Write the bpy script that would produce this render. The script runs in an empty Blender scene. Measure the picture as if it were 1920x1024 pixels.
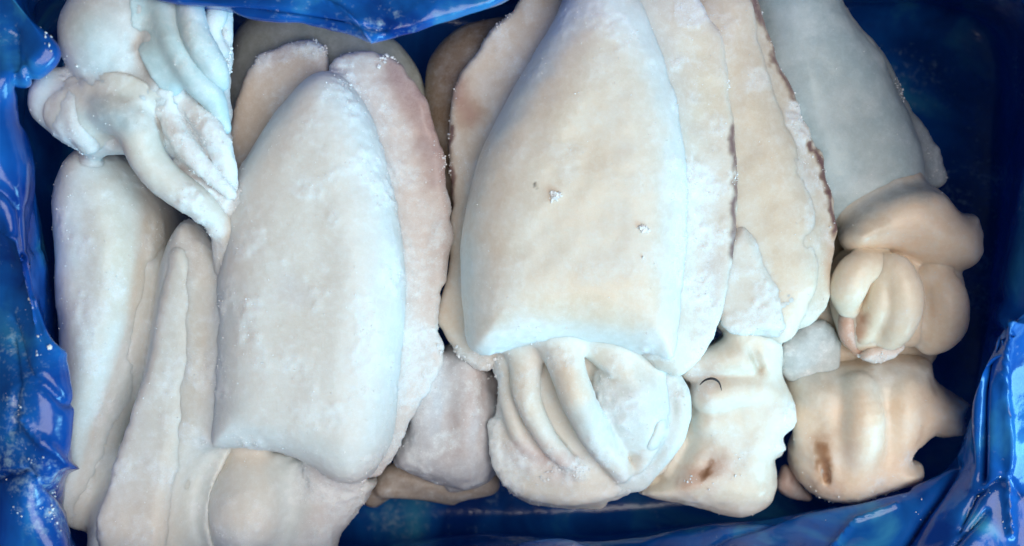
import bpy, math, random
import numpy as np
from mathutils import Vector

# ---------------------------------------------------------------- camera, world, light
scene = bpy.context.scene
CAMZ, REF = 0.52, 0.45          # camera height above liner floor; distance at which 1 px = PXM
PXM = 0.25e-3                   # metres per photo pixel at that distance
cam_data = bpy.data.cameras.new("camera")
cam = bpy.data.objects.new("camera", cam_data)
scene.collection.objects.link(cam)
cam.location = (0, 0, CAMZ)
cam_data.sensor_width = 36
cam_data.lens = 36 * REF / (1920 * PXM)
cam_data.clip_start = 0.01
cam_data.clip_end = 50
cam_data.dof.use_dof = True
cam_data.dof.focus_distance = CAMZ - 0.075
cam_data.dof.aperture_fstop = 4.5
scene.camera = cam

world = bpy.data.worlds.new("World")
scene.world = world
world.use_nodes = True
bg = world.node_tree.nodes["Background"]
bg.inputs[0].default_value = (0.58, 0.82, 1.0, 1)
bg.inputs[1].default_value = 0.09


def area(name, loc, target, size, power, color):
    d = bpy.data.lights.new(name, 'AREA')
    d.shape = 'RECTANGLE'
    d.size, d.size_y = size
    d.energy = power
    d.color = color
    o = bpy.data.objects.new(name, d)
    scene.collection.objects.link(o)
    o.location = loc
    o.rotation_euler = (Vector(target) - Vector(loc)).to_track_quat('-Z', 'Y').to_euler()
    return o


area("window_light", (0.78, -0.66, 0.44), (0.0, 0, 0.06), (0.7, 0.4), 15.0, (0.27, 0.74, 1.0))
area("ceiling_light", (0.34, -0.16, 1.05), (0.0, 0, 0.05), (0.85, 0.85), 12.5, (1.0, 0.93, 0.86))

scene.view_settings.view_transform = 'Standard'
scene.view_settings.look = 'None'
scene.view_settings.exposure = -0.17
scene.view_settings.gamma = 1.0

# ---------------------------------------------------------------- helpers
rng = np.random.default_rng(7)


def P(x, y, z):
    s = PXM * (CAMZ - z) / REF
    return np.array([(x - 960) * s, (512 - y) * s, z])


def to_px(v):
    s = PXM * (CAMZ - v[:, 2]) / REF
    return np.stack([v[:, 0] / s + 960, 512 - v[:, 1] / s], 1)


def catmull(pts, n, closed):
    pts = np.asarray(pts, float)
    m = len(pts)
    segs = m if closed else m - 1
    t = np.linspace(0, segs, n, endpoint=not closed)
    i = np.minimum(t.astype(int), segs - 1)
    f = (t - i)[:, None]
    if closed:
        g = lambda k: pts[(i + k) % m]
    else:
        g = lambda k: pts[np.clip(i + k, 0, m - 1)]
    p0, p1, p2, p3 = g(-1), g(0), g(1), g(2)
    return 0.5 * (2 * p1 + (p2 - p0) * f + (2 * p0 - 5 * p1 + 4 * p2 - p3) * f ** 2 + (3 * p1 - p0 - 3 * p2 + p3) * f ** 3)


_perm = np.random.default_rng(3).random(4096).astype(np.float32)


def vnoise(p, scale, seed=0):
    """smooth value noise in [-1,1]; p (n,2|3) metres, scale = feature size in metres"""
    q = p / scale + seed * 17.31 + 100.0
    i = np.floor(q).astype(np.int64)
    f = q - i
    f = f * f * f * (f * (f * 6 - 15) + 10)
    D = p.shape[1]
    out = np.zeros(len(p))
    K = (73856093, 19349663, 83492791)
    for c in range(1 << D):
        h = np.zeros(len(p), np.int64)
        w = np.ones(len(p))
        for d in range(D):
            b = (c >> d) & 1
            h = h ^ ((i[:, d] + b) * K[d])
            w = w * (f[:, d] if b else 1 - f[:, d])
        h = (h ^ (h >> 13)) * 1274126177
        out += w * _perm[(h ^ (h >> 11)) % 4096]
    return out * 2 - 1


def fbm(p, scale, octs=3, seed=0):
    o = 0
    a = 1.0
    for k in range(octs):
        o = o + a * vnoise(p, scale / 2 ** k, seed + k)
        a *= 0.5
    return o


def smin(a, b, k):
    if k <= 0:
        return np.minimum(a, b)
    h = np.clip(0.5 + 0.5 * (b - a) / k, 0, 1)
    return b * (1 - h) + a * h - k * h * (1 - h)


class Grid:
    def __init__(s, lo, hi, h):
        s.lo = np.array(lo) - 4 * h
        s.h = h
        s.n = np.ceil((np.array(hi) + 4 * h - s.lo) / h).astype(int) + 1
        ax = [s.lo[d] + h * np.arange(s.n[d]) for d in range(3)]
        s.X, s.Y, s.Z = ax[0][:, None, None].astype(np.float32), ax[1][None, :, None].astype(np.float32), ax[2][None, None, :].astype(np.float32)
        s.x2, s.y2 = np.meshgrid(ax[0], ax[1], indexing='ij')


def blur2(a, n):
    for _ in range(n):
        b = np.pad(a, 1, mode='edge')
        a = (b[:-2, 1:-1] + 2 * b[1:-1, 1:-1] + b[2:, 1:-1]) / 4
        b = np.pad(a, 1, mode='edge')
        a = (b[1:-1, :-2] + 2 * b[1:-1, 1:-1] + b[1:-1, 2:]) / 4
    return a


class Pillow:
    """closed swollen solid from an outline (photo px seen at height z); elliptical rim of width r"""

    def __init__(s, outline, z, r, top, bot, tilt=(0, 0), rag=0.0, ragscale=0.004, blur=12, p=2.0, seed=0, n=160, zf=None):
        o = catmull([P(x, y, z) for x, y in outline], n, True)[:, :2]
        s.o, s.z, s.r, s.top, s.bot, s.tilt = o, z, r, top, bot, tilt
        s.c = o.mean(0)
        s.rag, s.ragscale, s.blur, s.p, s.seed, s.zf = rag, ragscale, blur, p, seed, zf
        e = np.abs(np.array(tilt)) @ (o.max(0) - o.min(0)) * 0.6 + (0.012 if zf else 0)
        s.lo = np.array([*(o.min(0) - rag), z - bot - e])
        s.hi = np.array([*(o.max(0) + rag), z + top + e])

    def __call__(s, g):
        pts = np.stack([g.x2.ravel(), g.y2.ravel()], 1)
        a = s.o
        b = np.roll(a, -1, 0)
        best = np.full(len(pts), 1e9)
        ins = np.zeros(len(pts), bool)
        for i in range(len(a)):
            ab = b[i] - a[i]
            L = ab @ ab
            if L < 1e-14:
                continue
            ap = pts - a[i]
            t = np.clip((ap @ ab) / L, 0, 1)
            dd = ap - t[:, None] * ab
            best = np.minimum(best, (dd * dd).sum(1))
            c = (a[i, 1] > pts[:, 1]) != (b[i, 1] > pts[:, 1])
            if abs(ab[1]) > 1e-12:
                ins ^= c & (pts[:, 0] < ab[0] * (pts[:, 1] - a[i, 1]) / ab[1] + a[i, 0])
        d = np.sqrt(best)
        d[ins] *= -1
        d = d.reshape(g.x2.shape)
        k = np.clip(-d / s.r, 0, 1)
        k = k * k * (3 - 2 * k)
        d = d * (1 - k) + blur2(d, s.blur) * k
        if s.rag:
            d = d + s.rag * fbm(pts, s.ragscale, 3, s.seed).reshape(d.shape)
        q = np.clip((d + s.r) / s.r, 0, None).astype(np.float32)[:, :, None]
        zc = s.z + s.tilt[0] * (g.x2 - s.c[0]) + s.tilt[1] * (g.y2 - s.c[1])
        if s.zf:
            zc = zc + s.zf(g.x2, g.y2)
        zr = g.Z - zc.astype(np.float32)[:, :, None]
        hz = np.where(zr > 0, np.float32(s.top), np.float32(s.bot))
        m = min(s.r, s.top, s.bot)
        zz = np.abs(zr) / hz
        if s.p == 2.0:
            return (np.sqrt(q * q + zz * zz) - 1) * m
        return ((q ** s.p + zz ** s.p) ** (1 / s.p) - 1) * m


class Chain:
    """tapering tube through (px, py, z, radius_px) control points"""

    def __init__(s, pts, n=14, flat=1.0):
        c = catmull([[*P(x, y, z), r * PXM] for x, y, z, r in pts], n, False)
        s.c = c
        s.flat = flat
        r = c[:, 3:4]
        s.lo = (c[:, :3] - r).min(0)
        s.hi = (c[:, :3] + r).max(0)

    def __call__(s, g):
        out = None
        for a, b in zip(s.c[:-1], s.c[1:]):
            ab = (b - a)[:3]
            L = float(ab @ ab) + 1e-14
            px, py, pz = g.X - np.float32(a[0]), g.Y - np.float32(a[1]), g.Z - np.float32(a[2])
            t = np.clip((px * ab[0] + py * ab[1] + pz * ab[2]) / L, 0, 1).astype(np.float32)
            dx, dy, dz = px - t * np.float32(ab[0]), py - t * np.float32(ab[1]), (pz - t * np.float32(ab[2])) / np.float32(s.flat)
            d = np.sqrt(dx * dx + dy * dy + dz * dz) - np.float32(a[3]) - t * np.float32(b[3] - a[3])
            out = d if out is None else np.minimum(out, d)
        return out


class Ball:
    def __init__(s, x, y, z, rx, ry, rz, rot=0):
        s.c = P(x, y, z)
        s.r = np.array([rx * PXM, ry * PXM, rz])
        s.rot = math.radians(rot)
        m = max(s.r[0], s.r[1])
        s.lo = s.c - [m, m, rz]
        s.hi = s.c + [m, m, rz]

    def __call__(s, g):
        x, y, z = g.X - np.float32(s.c[0]), g.Y - np.float32(s.c[1]), g.Z - np.float32(s.c[2])
        ca, sa = np.float32(math.cos(s.rot)), np.float32(math.sin(s.rot))
        u, v = (x * ca + y * sa) / np.float32(s.r[0]), (-x * sa + y * ca) / np.float32(s.r[1])
        w = z / np.float32(s.r[2])
        k = np.sqrt(u * u + v * v + w * w)
        return (k - 1) * np.float32(s.r.min())


def surface_nets(F, lo, h):
    s = F < 0
    n = F.shape
    cnt = np.zeros(tuple(k - 1 for k in n), np.int8)
    C = [(i, j, k) for i in (0, 1) for j in (0, 1) for k in (0, 1)]
    sl = lambda o: tuple(slice(o[d], n[d] - 1 + o[d]) for d in range(3))
    for o in C:
        cnt += s[sl(o)]
    act = (cnt > 0) & (cnt < 8)
    idx = np.argwhere(act)
    vals = {o: F[idx[:, 0] + o[0], idx[:, 1] + o[1], idx[:, 2] + o[2]] for o in C}
    acc = np.zeros((len(idx), 3))
    num = np.zeros(len(idx))
    for o in C:
        for d in range(3):
            if o[d] == 0:
                e = list(o)
                e[d] = 1
                a, b = vals[o], vals[tuple(e)]
                m = (a < 0) != (b < 0)
                t = np.where(m, a / np.where(m, a - b, 1), 0)
                p = np.array(o, float)[None, :].repeat(len(idx), 0)
                p[:, d] = t
                acc += p * m[:, None]
                num += m
    V = lo + h * (idx + acc / num[:, None])
    vid = np.full(act.shape, -1, np.int64)
    vid[act] = np.arange(len(idx))
    quads = []
    for d in range(3):
        e1, e2 = (d + 1) % 3, (d + 2) % 3
        a = [slice(None)] * 3
        b = [slice(None)] * 3
        a[d] = slice(0, -1)
        b[d] = slice(1, None)
        A, B = s[tuple(a)], s[tuple(b)]
        w = np.argwhere(A != B)
        w = w[(w[:, e1] > 0) & (w[:, e2] > 0) & (w[:, e1] < n[e1] - 1) & (w[:, e2] < n[e2] - 1)]
        inside = A[w[:, 0], w[:, 1], w[:, 2]]
        q = []
        for (u, v) in ((-1, -1), (0, -1), (0, 0), (-1, 0)):
            c = w.copy()
            c[:, e1] += u
            c[:, e2] += v
            q.append(vid[c[:, 0], c[:, 1], c[:, 2]])
        q = np.stack(q, 1)
        q[~inside] = q[~inside][:, ::-1]
        quads.append(q)
    return V, np.concatenate(quads)


def laplace(V, Q, it, lam=0.5):
    n = len(V)
    a = np.concatenate([Q[:, i] for i in range(4)])
    b = np.concatenate([Q[:, (i + 1) % 4] for i in range(4)])
    deg = np.bincount(a, minlength=n) + 1e-9
    for _ in range(it):
        W = np.stack([np.bincount(a, V[b, d], n) for d in range(3)], 1) / deg[:, None]
        V = V * (1 - lam) + W * lam
    return V


def normals(V, Q):
    fn = np.cross(V[Q[:, 2]] - V[Q[:, 0]], V[Q[:, 3]] - V[Q[:, 1]])
    N = np.zeros_like(V)
    for i in range(4):
        for d in range(3):
            N[:, d] += np.bincount(Q[:, i], fn[:, d], len(V))
    return N / (np.linalg.norm(N, axis=1, keepdims=True) + 1e-12)


def mesh_object(name, V, Q, mat, parent=None, col=None, smooth=True, frost=None):
    me = bpy.data.meshes.new(name)
    Q = np.asarray(Q)
    k = Q.shape[1]
    me.vertices.add(len(V))
    me.vertices.foreach_set("co", np.asarray(V, np.float32).ravel())
    me.loops.add(Q.size)
    me.loops.foreach_set("vertex_index", Q.astype(np.int32).ravel())
    me.polygons.add(len(Q))
    me.polygons.foreach_set("loop_start", np.arange(0, Q.size, k, dtype=np.int32))
    me.polygons.foreach_set("loop_total", np.full(len(Q), k, np.int32))
    me.polygons.foreach_set("use_smooth", np.full(len(Q), smooth, bool))
    me.update(calc_edges=True)
    me.validate()
    if col is not None:
        at = me.attributes.new("tint", 'FLOAT_COLOR', 'POINT')
        c4 = np.ones((len(V), 4), np.float32)
        c4[:, :3] = col
        if frost is not None:
            c4[:, 3] = frost
        at.data.foreach_set("color", c4.ravel())
    me.materials.append(mat)
    o = bpy.data.objects.new(name, me)
    scene.collection.objects.link(o)
    if parent is not None:
        o.parent = parent
        o.matrix_parent_inverse = parent.matrix_world.inverted()
    return o


# ---------------------------------------------------------------- materials
def nodes_of(name):
    m = bpy.data.materials.new(name)
    m.use_nodes = True
    nt = m.node_tree
    return m, nt, nt.nodes["Principled BSDF"]


def flesh_material():
    m, nt, b = nodes_of("frozen_flesh")
    L = nt.links.new
    at = nt.nodes.new("ShaderNodeAttribute")
    at.attribute_name = "tint"
    tc = nt.nodes.new("ShaderNodeTexCoord")

    def noise(scale, detail, rough=0.55):
        n = nt.nodes.new("ShaderNodeTexNoise")
        n.inputs["Scale"].default_value = scale
        n.inputs["Detail"].default_value = detail
        n.inputs["Roughness"].default_value = rough
        L(tc.outputs["Object"], n.inputs["Vector"])
        return n

    def ramp(src, a, b_, ca=(0, 0, 0, 1), cb=(1, 1, 1, 1)):
        r = nt.nodes.new("ShaderNodeValToRGB")
        r.color_ramp.elements[0].position, r.color_ramp.elements[1].position = a, b_
        r.color_ramp.elements[0].color, r.color_ramp.elements[1].color = ca, cb
        L(src, r.inputs[0])
        return r

    def math_(op, a, b_):
        n = nt.nodes.new("ShaderNodeMath")
        n.operation = op
        for k, v in enumerate((a, b_)):
            if isinstance(v, (int, float)):
                n.inputs[k].default_value = v
            else:
                L(v, n.inputs[k])
        n.use_clamp = False
        return n.outputs[0]

    n1 = noise(60, 7, 0.68)       # broad ice-glaze patches, ~2 cm
    n2 = noise(330, 4, 0.65)     # mottling, ~3 mm
    n3 = noise(1500, 3, 0.7)     # frost grain
    patch = ramp(n1.outputs[0], 0.46, 0.70)
    speck = ramp(n2.outputs[0], 0.50, 0.72)
    grain = ramp(n3.outputs[0], 0.45, 0.75)
    fr = math_('ADD', math_('MULTIPLY', patch.outputs[0], 0.26), math_('MULTIPLY', at.outputs["Alpha"], 0.62))
    sp = math_('MULTIPLY', speck.outputs[0], math_('ADD', math_('MULTIPLY', at.outputs["Alpha"], 0.50), 0.10))
    gr = math_('MULTIPLY', grain.outputs[0], math_('ADD', math_('MULTIPLY', at.outputs["Alpha"], 0.50), 0.10))
    f = math_('ADD', math_('ADD', fr, sp), gr)
    fc = nt.nodes.new("ShaderNodeClamp")
    L(f, fc.inputs[0])
    fc.inputs[2].default_value = 0.9
    var = nt.nodes.new("ShaderNodeMix")
    var.data_type = 'RGBA'
    var.blend_type = 'MULTIPLY'
    mott = ramp(n2.outputs[0], 0.3, 0.7, (0.90, 0.88, 0.86, 1), (1, 1, 1, 1))
    var.inputs[0].default_value = 0.6
    L(at.outputs["Color"], var.inputs[6])
    L(mott.outputs[0], var.inputs[7])
    mx = nt.nodes.new("ShaderNodeMix")
    mx.data_type = 'RGBA'
    L(fc.outputs[0], mx.inputs[0])
    L(var.outputs[2], mx.inputs[6])
    mx.inputs[7].default_value = (0.80, 0.85, 0.88, 1)
    L(mx.outputs[2], b.inputs["Base Color"])
    b.subsurface_method = 'RANDOM_WALK'
    b.inputs["Subsurface Weight"].default_value = 0.6
    b.inputs["Subsurface Radius"].default_value = (1.0, 0.8, 0.7)
    b.inputs["Subsurface Scale"].default_value = 0.006
    rr = nt.nodes.new("ShaderNodeMapRange")
    L(fc.outputs[0], rr.inputs[0])
    rr.inputs[3].default_value, rr.inputs[4].default_value = 0.27, 0.85
    L(rr.outputs[0], b.inputs["Roughness"])
    b.inputs["Specular IOR Level"].default_value = 0.30
    cw = nt.nodes.new('ShaderNodeMapRange')          # bare skin is wet, frosted skin dry
    L(fc.outputs[0], cw.inputs[0])
    cw.inputs[1].default_value, cw.inputs[2].default_value = 0.01, 0.13
    cw.inputs[3].default_value, cw.inputs[4].default_value = 0.42, 0.0
    L(cw.outputs[0], b.inputs['Coat Weight'])
    b.inputs['Coat Roughness'].default_value = 0.16
    h = math_('ADD', math_('MULTIPLY', n2.outputs[0], 0.7), math_('MULTIPLY', math_('MULTIPLY', n3.outputs[0], 0.55), math_('ADD', at.outputs["Alpha"], 0.25)))
    bp = nt.nodes.new("ShaderNodeBump")
    bp.inputs["Strength"].default_value = 0.20
    bp.inputs["Distance"].default_value = 0.0009
    L(h, bp.inputs["Height"])
    L(bp.outputs[0], b.inputs["Normal"])
    return m


def frost_material():
    m, nt, b = nodes_of("ice_frost")
    b.inputs["Base Color"].default_value = (0.84, 0.87, 0.90, 1)
    b.inputs["Roughness"].default_value = 0.35
    b.inputs["Specular IOR Level"].default_value = 0.4
    return m


def liner_material():
    m, nt, b = nodes_of("blue_plastic_film")
    L = nt.links.new
    tc = nt.nodes.new("ShaderNodeTexCoord")
    n = nt.nodes.new("ShaderNodeTexNoise")
    n.inputs["Scale"].default_value = 17
    n.inputs["Detail"].default_value = 5
    n.inputs["Distortion"].default_value = 0.8
    L(tc.outputs["Object"], n.inputs["Vector"])
    r = nt.nodes.new("ShaderNodeValToRGB")
    e = r.color_ramp.elements
    e[0].position, e[0].color = 0.36, (0.003, 0.036, 0.24, 1)
    e[1].position, e[1].color = 0.72, (0.07, 0.42, 0.68, 1)
    k = e.new(0.54)
    k.color = (0.008, 0.12, 0.48, 1)
    L(n.outputs[0], r.inputs[0])
    n2 = nt.nodes.new("ShaderNodeTexNoise")
    n2.inputs["Scale"].default_value = 120
    n2.inputs["Detail"].default_value = 4
    L(tc.outputs["Object"], n2.inputs["Vector"])
    # thin dusting of frost that clings to the film in patches
    n3 = nt.nodes.new("ShaderNodeTexNoise")
    n3.inputs["Scale"].default_value = 260
    n3.inputs["Detail"].default_value = 6
    n3.inputs["Roughness"].default_value = 0.75
    L(tc.outputs["Object"], n3.inputs["Vector"])
    n4 = nt.nodes.new("ShaderNodeTexNoise")
    n4.inputs["Scale"].default_value = 22
    n4.inputs["Detail"].default_value = 3
    L(tc.outputs["Object"], n4.inputs["Vector"])
    mu = nt.nodes.new("ShaderNodeMath")
    mu.operation = 'MULTIPLY'
    L(n3.outputs[0], mu.inputs[0])
    L(n4.outputs[0], mu.inputs[1])
    rf = nt.nodes.new("ShaderNodeValToRGB")
    rf.color_ramp.elements[0].position, rf.color_ramp.elements[1].position = 0.325, 0.48
    rf.color_ramp.elements[1].color = (0.75, 0.75, 0.75, 1)
    L(mu.outputs[0], rf.inputs[0])
    mx = nt.nodes.new("ShaderNodeMix")
    mx.data_type = 'RGBA'
    L(rf.outputs[0], mx.inputs[0])
    L(r.outputs[0], mx.inputs[6])
    mx.inputs[7].default_value = (0.45, 0.66, 0.82, 1)
    L(mx.outputs[2], b.inputs["Base Color"])
    b.inputs["Roughness"].default_value = 0.17
    b.inputs["Specular IOR Level"].default_value = 0.5
    bp = nt.nodes.new("ShaderNodeBump")
    bp.inputs["Strength"].default_value = 0.25
    bp.inputs["Distance"].default_value = 0.0015
    L(n2.outputs[0], bp.inputs["Height"])
    L(bp.outputs[0], b.inputs["Normal"])
    tr = nt.nodes.new("ShaderNodeBsdfTranslucent")
    tr.inputs[0].default_value = (0.01, 0.22, 0.85, 1)
    ms = nt.nodes.new("ShaderNodeMixShader")
    ms.inputs[0].default_value = 0.10
    L(b.outputs[0], ms.inputs[1])
    L(tr.outputs[0], ms.inputs[2])
    L(ms.outputs[0], nt.nodes["Material Output"].inputs[0])
    return m


def plain_material(name, col, rough):
    m, nt, b = nodes_of(name)
    n = nt.nodes.new("ShaderNodeTexNoise")
    n.inputs["Scale"].default_value = 600
    r = nt.nodes.new("ShaderNodeValToRGB")
    r.color_ramp.elements[0].color = (*[c * 0.6 for c in col], 1)
    r.color_ramp.elements[1].color = (*[min(1, c * 1.4) for c in col], 1)
    nt.links.new(n.outputs[0], r.inputs[0])
    nt.links.new(r.outputs[0], b.inputs["Base Color"])
    b.inputs["Roughness"].default_value = rough
    return m


FLESH, FROST, LINER = flesh_material(), frost_material(), liner_material()
THREAD = plain_material("dark_thread", (0.02, 0.015, 0.02), 0.6)
BEAK = plain_material("beak_brown", (0.16, 0.06, 0.025), 0.45)

# flesh colours (albedo)
CREAM = (0.73, 0.67, 0.59)
BEIGE = (0.70, 0.57, 0.43)
PALE = (0.77, 0.74, 0.69)
PEACH = (0.86, 0.70, 0.54)
PINK = (0.60, 0.42, 0.36)
MAUVE = (0.13, 0.055, 0.075)
BROWN = (0.20, 0.09, 0.04)
PALE_BLUE = (0.66, 0.77, 0.81)  # pale blue, laid along outlines and flanks


# ---------------------------------------------------------------- flesh part builder
SHAPES_OF, FROST_OF = {}, {}


def seg_dist(p, line):
    line = np.asarray(line, float)
    best = np.full(len(p), 1e9)
    for a, b in zip(line[:-1], line[1:]):
        ab = b - a
        t = np.clip(((p - a) @ ab) / (ab @ ab + 1e-9), 0, 1)
        best = np.minimum(best, np.linalg.norm(p - a - t[:, None] * ab, axis=1))
    return best


def flesh(name, parent, shapes, k=0.003, h=0.0011, base=CREAM, tints=(), frost=0.15, frosty=(), carve=(), ck=0.003,
          rough=0.00045, lump=0.0006, smooth=2, seed=0, bridge=(), bk=0.009, reach=0.009, shrink=0.0007, grain=1.0):
    """tints / frosty: (polyline of px points, radius px, colour or amount, strength)"""
    lo = np.min([s.lo for s in shapes], 0)
    hi = np.max([s.hi for s in shapes], 0)
    if bridge:
        lo, hi = lo - reach * 0.8, hi + reach * 0.8
    g = Grid(lo, hi, h)
    F = None
    for s in shapes:
        f = s(g)
        f = np.broadcast_to(f, tuple(g.n))
        F = f if F is None else smin(F, f, k)
    if bridge:                      # ice welds the piece to its neighbours: a fillet where the two meet
        own = F
        for ob in bridge:
            for s in SHAPES_OF[ob.name]:
                F = smin(F, np.broadcast_to(s(g), tuple(g.n)) + np.float32(shrink), bk)
        F = np.maximum(F, own - np.float32(reach))
    for c in carve:
        F = -smin(-F, np.broadcast_to(c(g), tuple(g.n)), ck)
    F = np.array(F, np.float32)
    for d in range(3):
        for e in (0, -1):
            w = [slice(None)] * 3
            w[d] = e
            F[tuple(w)] = np.maximum(F[tuple(w)], 1e-4)
    V, Q = surface_nets(F, g.lo, h)
    V = laplace(V, Q, smooth)
    px = to_px(V)
    px = px + 9 * np.stack([fbm(V, 0.007, 3, seed + 5), fbm(V, 0.007, 3, seed + 9)], 1)
    col = np.tile(np.array(base), (len(V), 1))
    for line, rad, c, st in tints:
        w = np.clip(1 - seg_dist(px, line if len(line) > 1 else list(line) * 2) / rad, 0, 1)
        w = (w * w * (3 - 2 * w) * st)[:, None]
        col = col * (1 - w) + np.array(c) * w
    bare = np.zeros(len(V))
    for line, rad, c, st in tints:
        if sum(c) < 1.0:
            bare = np.maximum(bare, st * np.clip(1.5 * (1 - seg_dist(px, line if len(line) > 1 else list(line) * 2) / rad), 0, 1))
    fr = np.full(len(V), float(frost))
    for line, rad, a, st in frosty:
        w = np.clip(1 - seg_dist(px, line if len(line) > 1 else list(line) * 2) / rad, 0, 1)
        w = w * w * (3 - 2 * w) * st
        fr = fr * (1 - w) + a * w
    fr = np.clip(fr, 0, 1) * (1 - bare) - 0.35 * bare
    N = normals(V, Q)
    # rime grows in patches: a slightly raised, whiter crust
    rime = np.clip(1.6 * fbm(V, 0.013, 4, seed + 70) - 0.35 + 1.1 * fr, 0, 1) * (1 - bare)
    rime = rime * rime * (3 - 2 * rime) * np.clip(0.25 + 2.2 * fr, 0, 1)
    fr = np.clip(fr * 0.75 + 0.42 * rime, -0.4, 1)
    V = V + N * (0.00019 * rime * (1 + 0.8 * vnoise(V, 0.0022, seed + 77)))[:, None]
    amp = rough * (0.05 + 1.6 * np.clip(fr, 0, 1) ** 1.7)
    V = V + N * (lump * fbm(V, 0.016, 2, seed) + amp * fbm(V, 0.0034, 3, seed + 3))[:, None]
    o = mesh_object(name, V, Q, FLESH, parent, col, True, fr)
    SHAPES_OF[o.name] = shapes
    if grain:
        add_grain(parent, V, N, Q, fr, grain, seed)
    return o, V, N, fr


def root_of(o):
    while o.parent:
        o = o.parent
    return o


def add_grain(parent, V, N, Q, fr, density, seed):
    """tiny ice needles standing on the skin, thicker where it is frosted"""
    r = np.random.default_rng(900 + seed)
    A = np.linalg.norm(np.cross(V[Q[:, 2]] - V[Q[:, 0]], V[Q[:, 3]] - V[Q[:, 1]]), axis=1) / 2
    qc = V[Q].mean(1)
    nz = N[Q].mean(1)
    clump = np.clip(0.55 + 0.9 * fbm(qc, 0.005, 3, seed + 31), 0.05, 2)
    rate = A * 1e6 * density * clump * (0.012 + 2.2 * np.clip(fr[Q].mean(1), 0, 1) ** 2.2) * (nz[:, 2] > -0.15)
    cnt = r.poisson(np.clip(rate, 0, 6))
    i = np.repeat(np.arange(len(Q)), cnt)
    n = len(i)
    if not n:
        return
    w = r.dirichlet((1, 1, 1, 1), n)
    c = (V[Q[i]] * w[:, :, None]).sum(1)
    sz = (0.00008 + 0.00040 * r.random(n) ** 4)[:, None]
    up = nz[i] + 0.7 * r.normal(size=(n, 3))
    up /= np.linalg.norm(up, axis=1, keepdims=True)
    a = np.cross(up, r.normal(size=(n, 3)))
    a /= np.linalg.norm(a, axis=1, keepdims=True) + 1e-9
    b = np.cross(up, a)
    c = c - nz[i] * sz * 0.3
    T = np.stack([c + up * sz * (1.0 + 1.4 * r.random((n, 1))), c + a * sz, c - a * sz * 0.5 + b * sz * 0.8, c - a * sz * 0.5 - b * sz * 0.8], 1).reshape(-1, 3)
    k = np.arange(n)[:, None] * 4
    Fc = np.stack([k + np.array([[0, 1, 2]]), k + np.array([[0, 2, 3]]), k + np.array([[0, 3, 1]])], 1).reshape(-1, 3)
    FROST_OF.setdefault(root_of(parent).name, []).append((T, Fc))


def crumbs(name, parent, spots, seed=0, kind='stuff'):
    """spots: list of (polyline px points, spread px, z or sampler (V,N), count, size range m)"""
    r = np.random.default_rng(seed)
    ico_v = np.array([(0, 0, 1), (0.9, 0, 0.2), (0.28, 0.85, 0.2), (-0.72, 0.53, 0.2), (-0.72, -0.53, 0.2), (0.28, -0.85, 0.2), (0, 0, -0.8)])
    ico_f = np.array([(0, 1, 2), (0, 2, 3), (0, 3, 4), (0, 4, 5), (0, 5, 1), (6, 2, 1), (6, 3, 2), (6, 4, 3), (6, 5, 4), (6, 1, 5)])
    VV, FF = [], []
    n = 0
    for line, spread, (V, N), cnt, (s0, s1) in spots:
        px = to_px(V)
        d = seg_dist(px, line)
        cand = np.where((d < spread) & (N[:, 2] > -0.1))[0]
        if len(cand) == 0:
            continue
        w = ((1 - d[cand] / spread) + 0.02) * np.clip(fbm(V[cand], 0.011, 3, seed) - 0.05, 0.004, 1) ** 1.5
        for i in r.choice(cand, int(cnt * 0.4), p=w / w.sum()):
            sz = s0 + (s1 - s0) * r.random() ** 2.5
            q = ico_v * (0.6 + 0.6 * r.random((7, 1))) * sz * np.array([1, 0.5 + r.random() * 0.6, 0.5 + 0.5 * r.random()])
            A = np.linalg.qr(r.normal(size=(3, 3)))[0]
            VV.append(q @ A + V[i] + N[i] * sz * 0.25)
            FF.append(ico_f + n)
            n += 7
    if not VV:
        return None
    FROST_OF.setdefault(root_of(parent).name, []).append((np.concatenate(VV), np.concatenate(FF)))


def thing(name, label, cat, x, y, z, group=None):
    o = bpy.data.objects.new(name, None)
    scene.collection.objects.link(o)
    o.location = P(x, y, z)
    o.empty_display_size = 0.02
    o["label"] = label
    o["category"] = cat
    if group:
        o["group"] = group
    bpy.context.view_layer.update()
    return o


GROUP = "frozen cuttlefish packed in the lined box"

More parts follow.
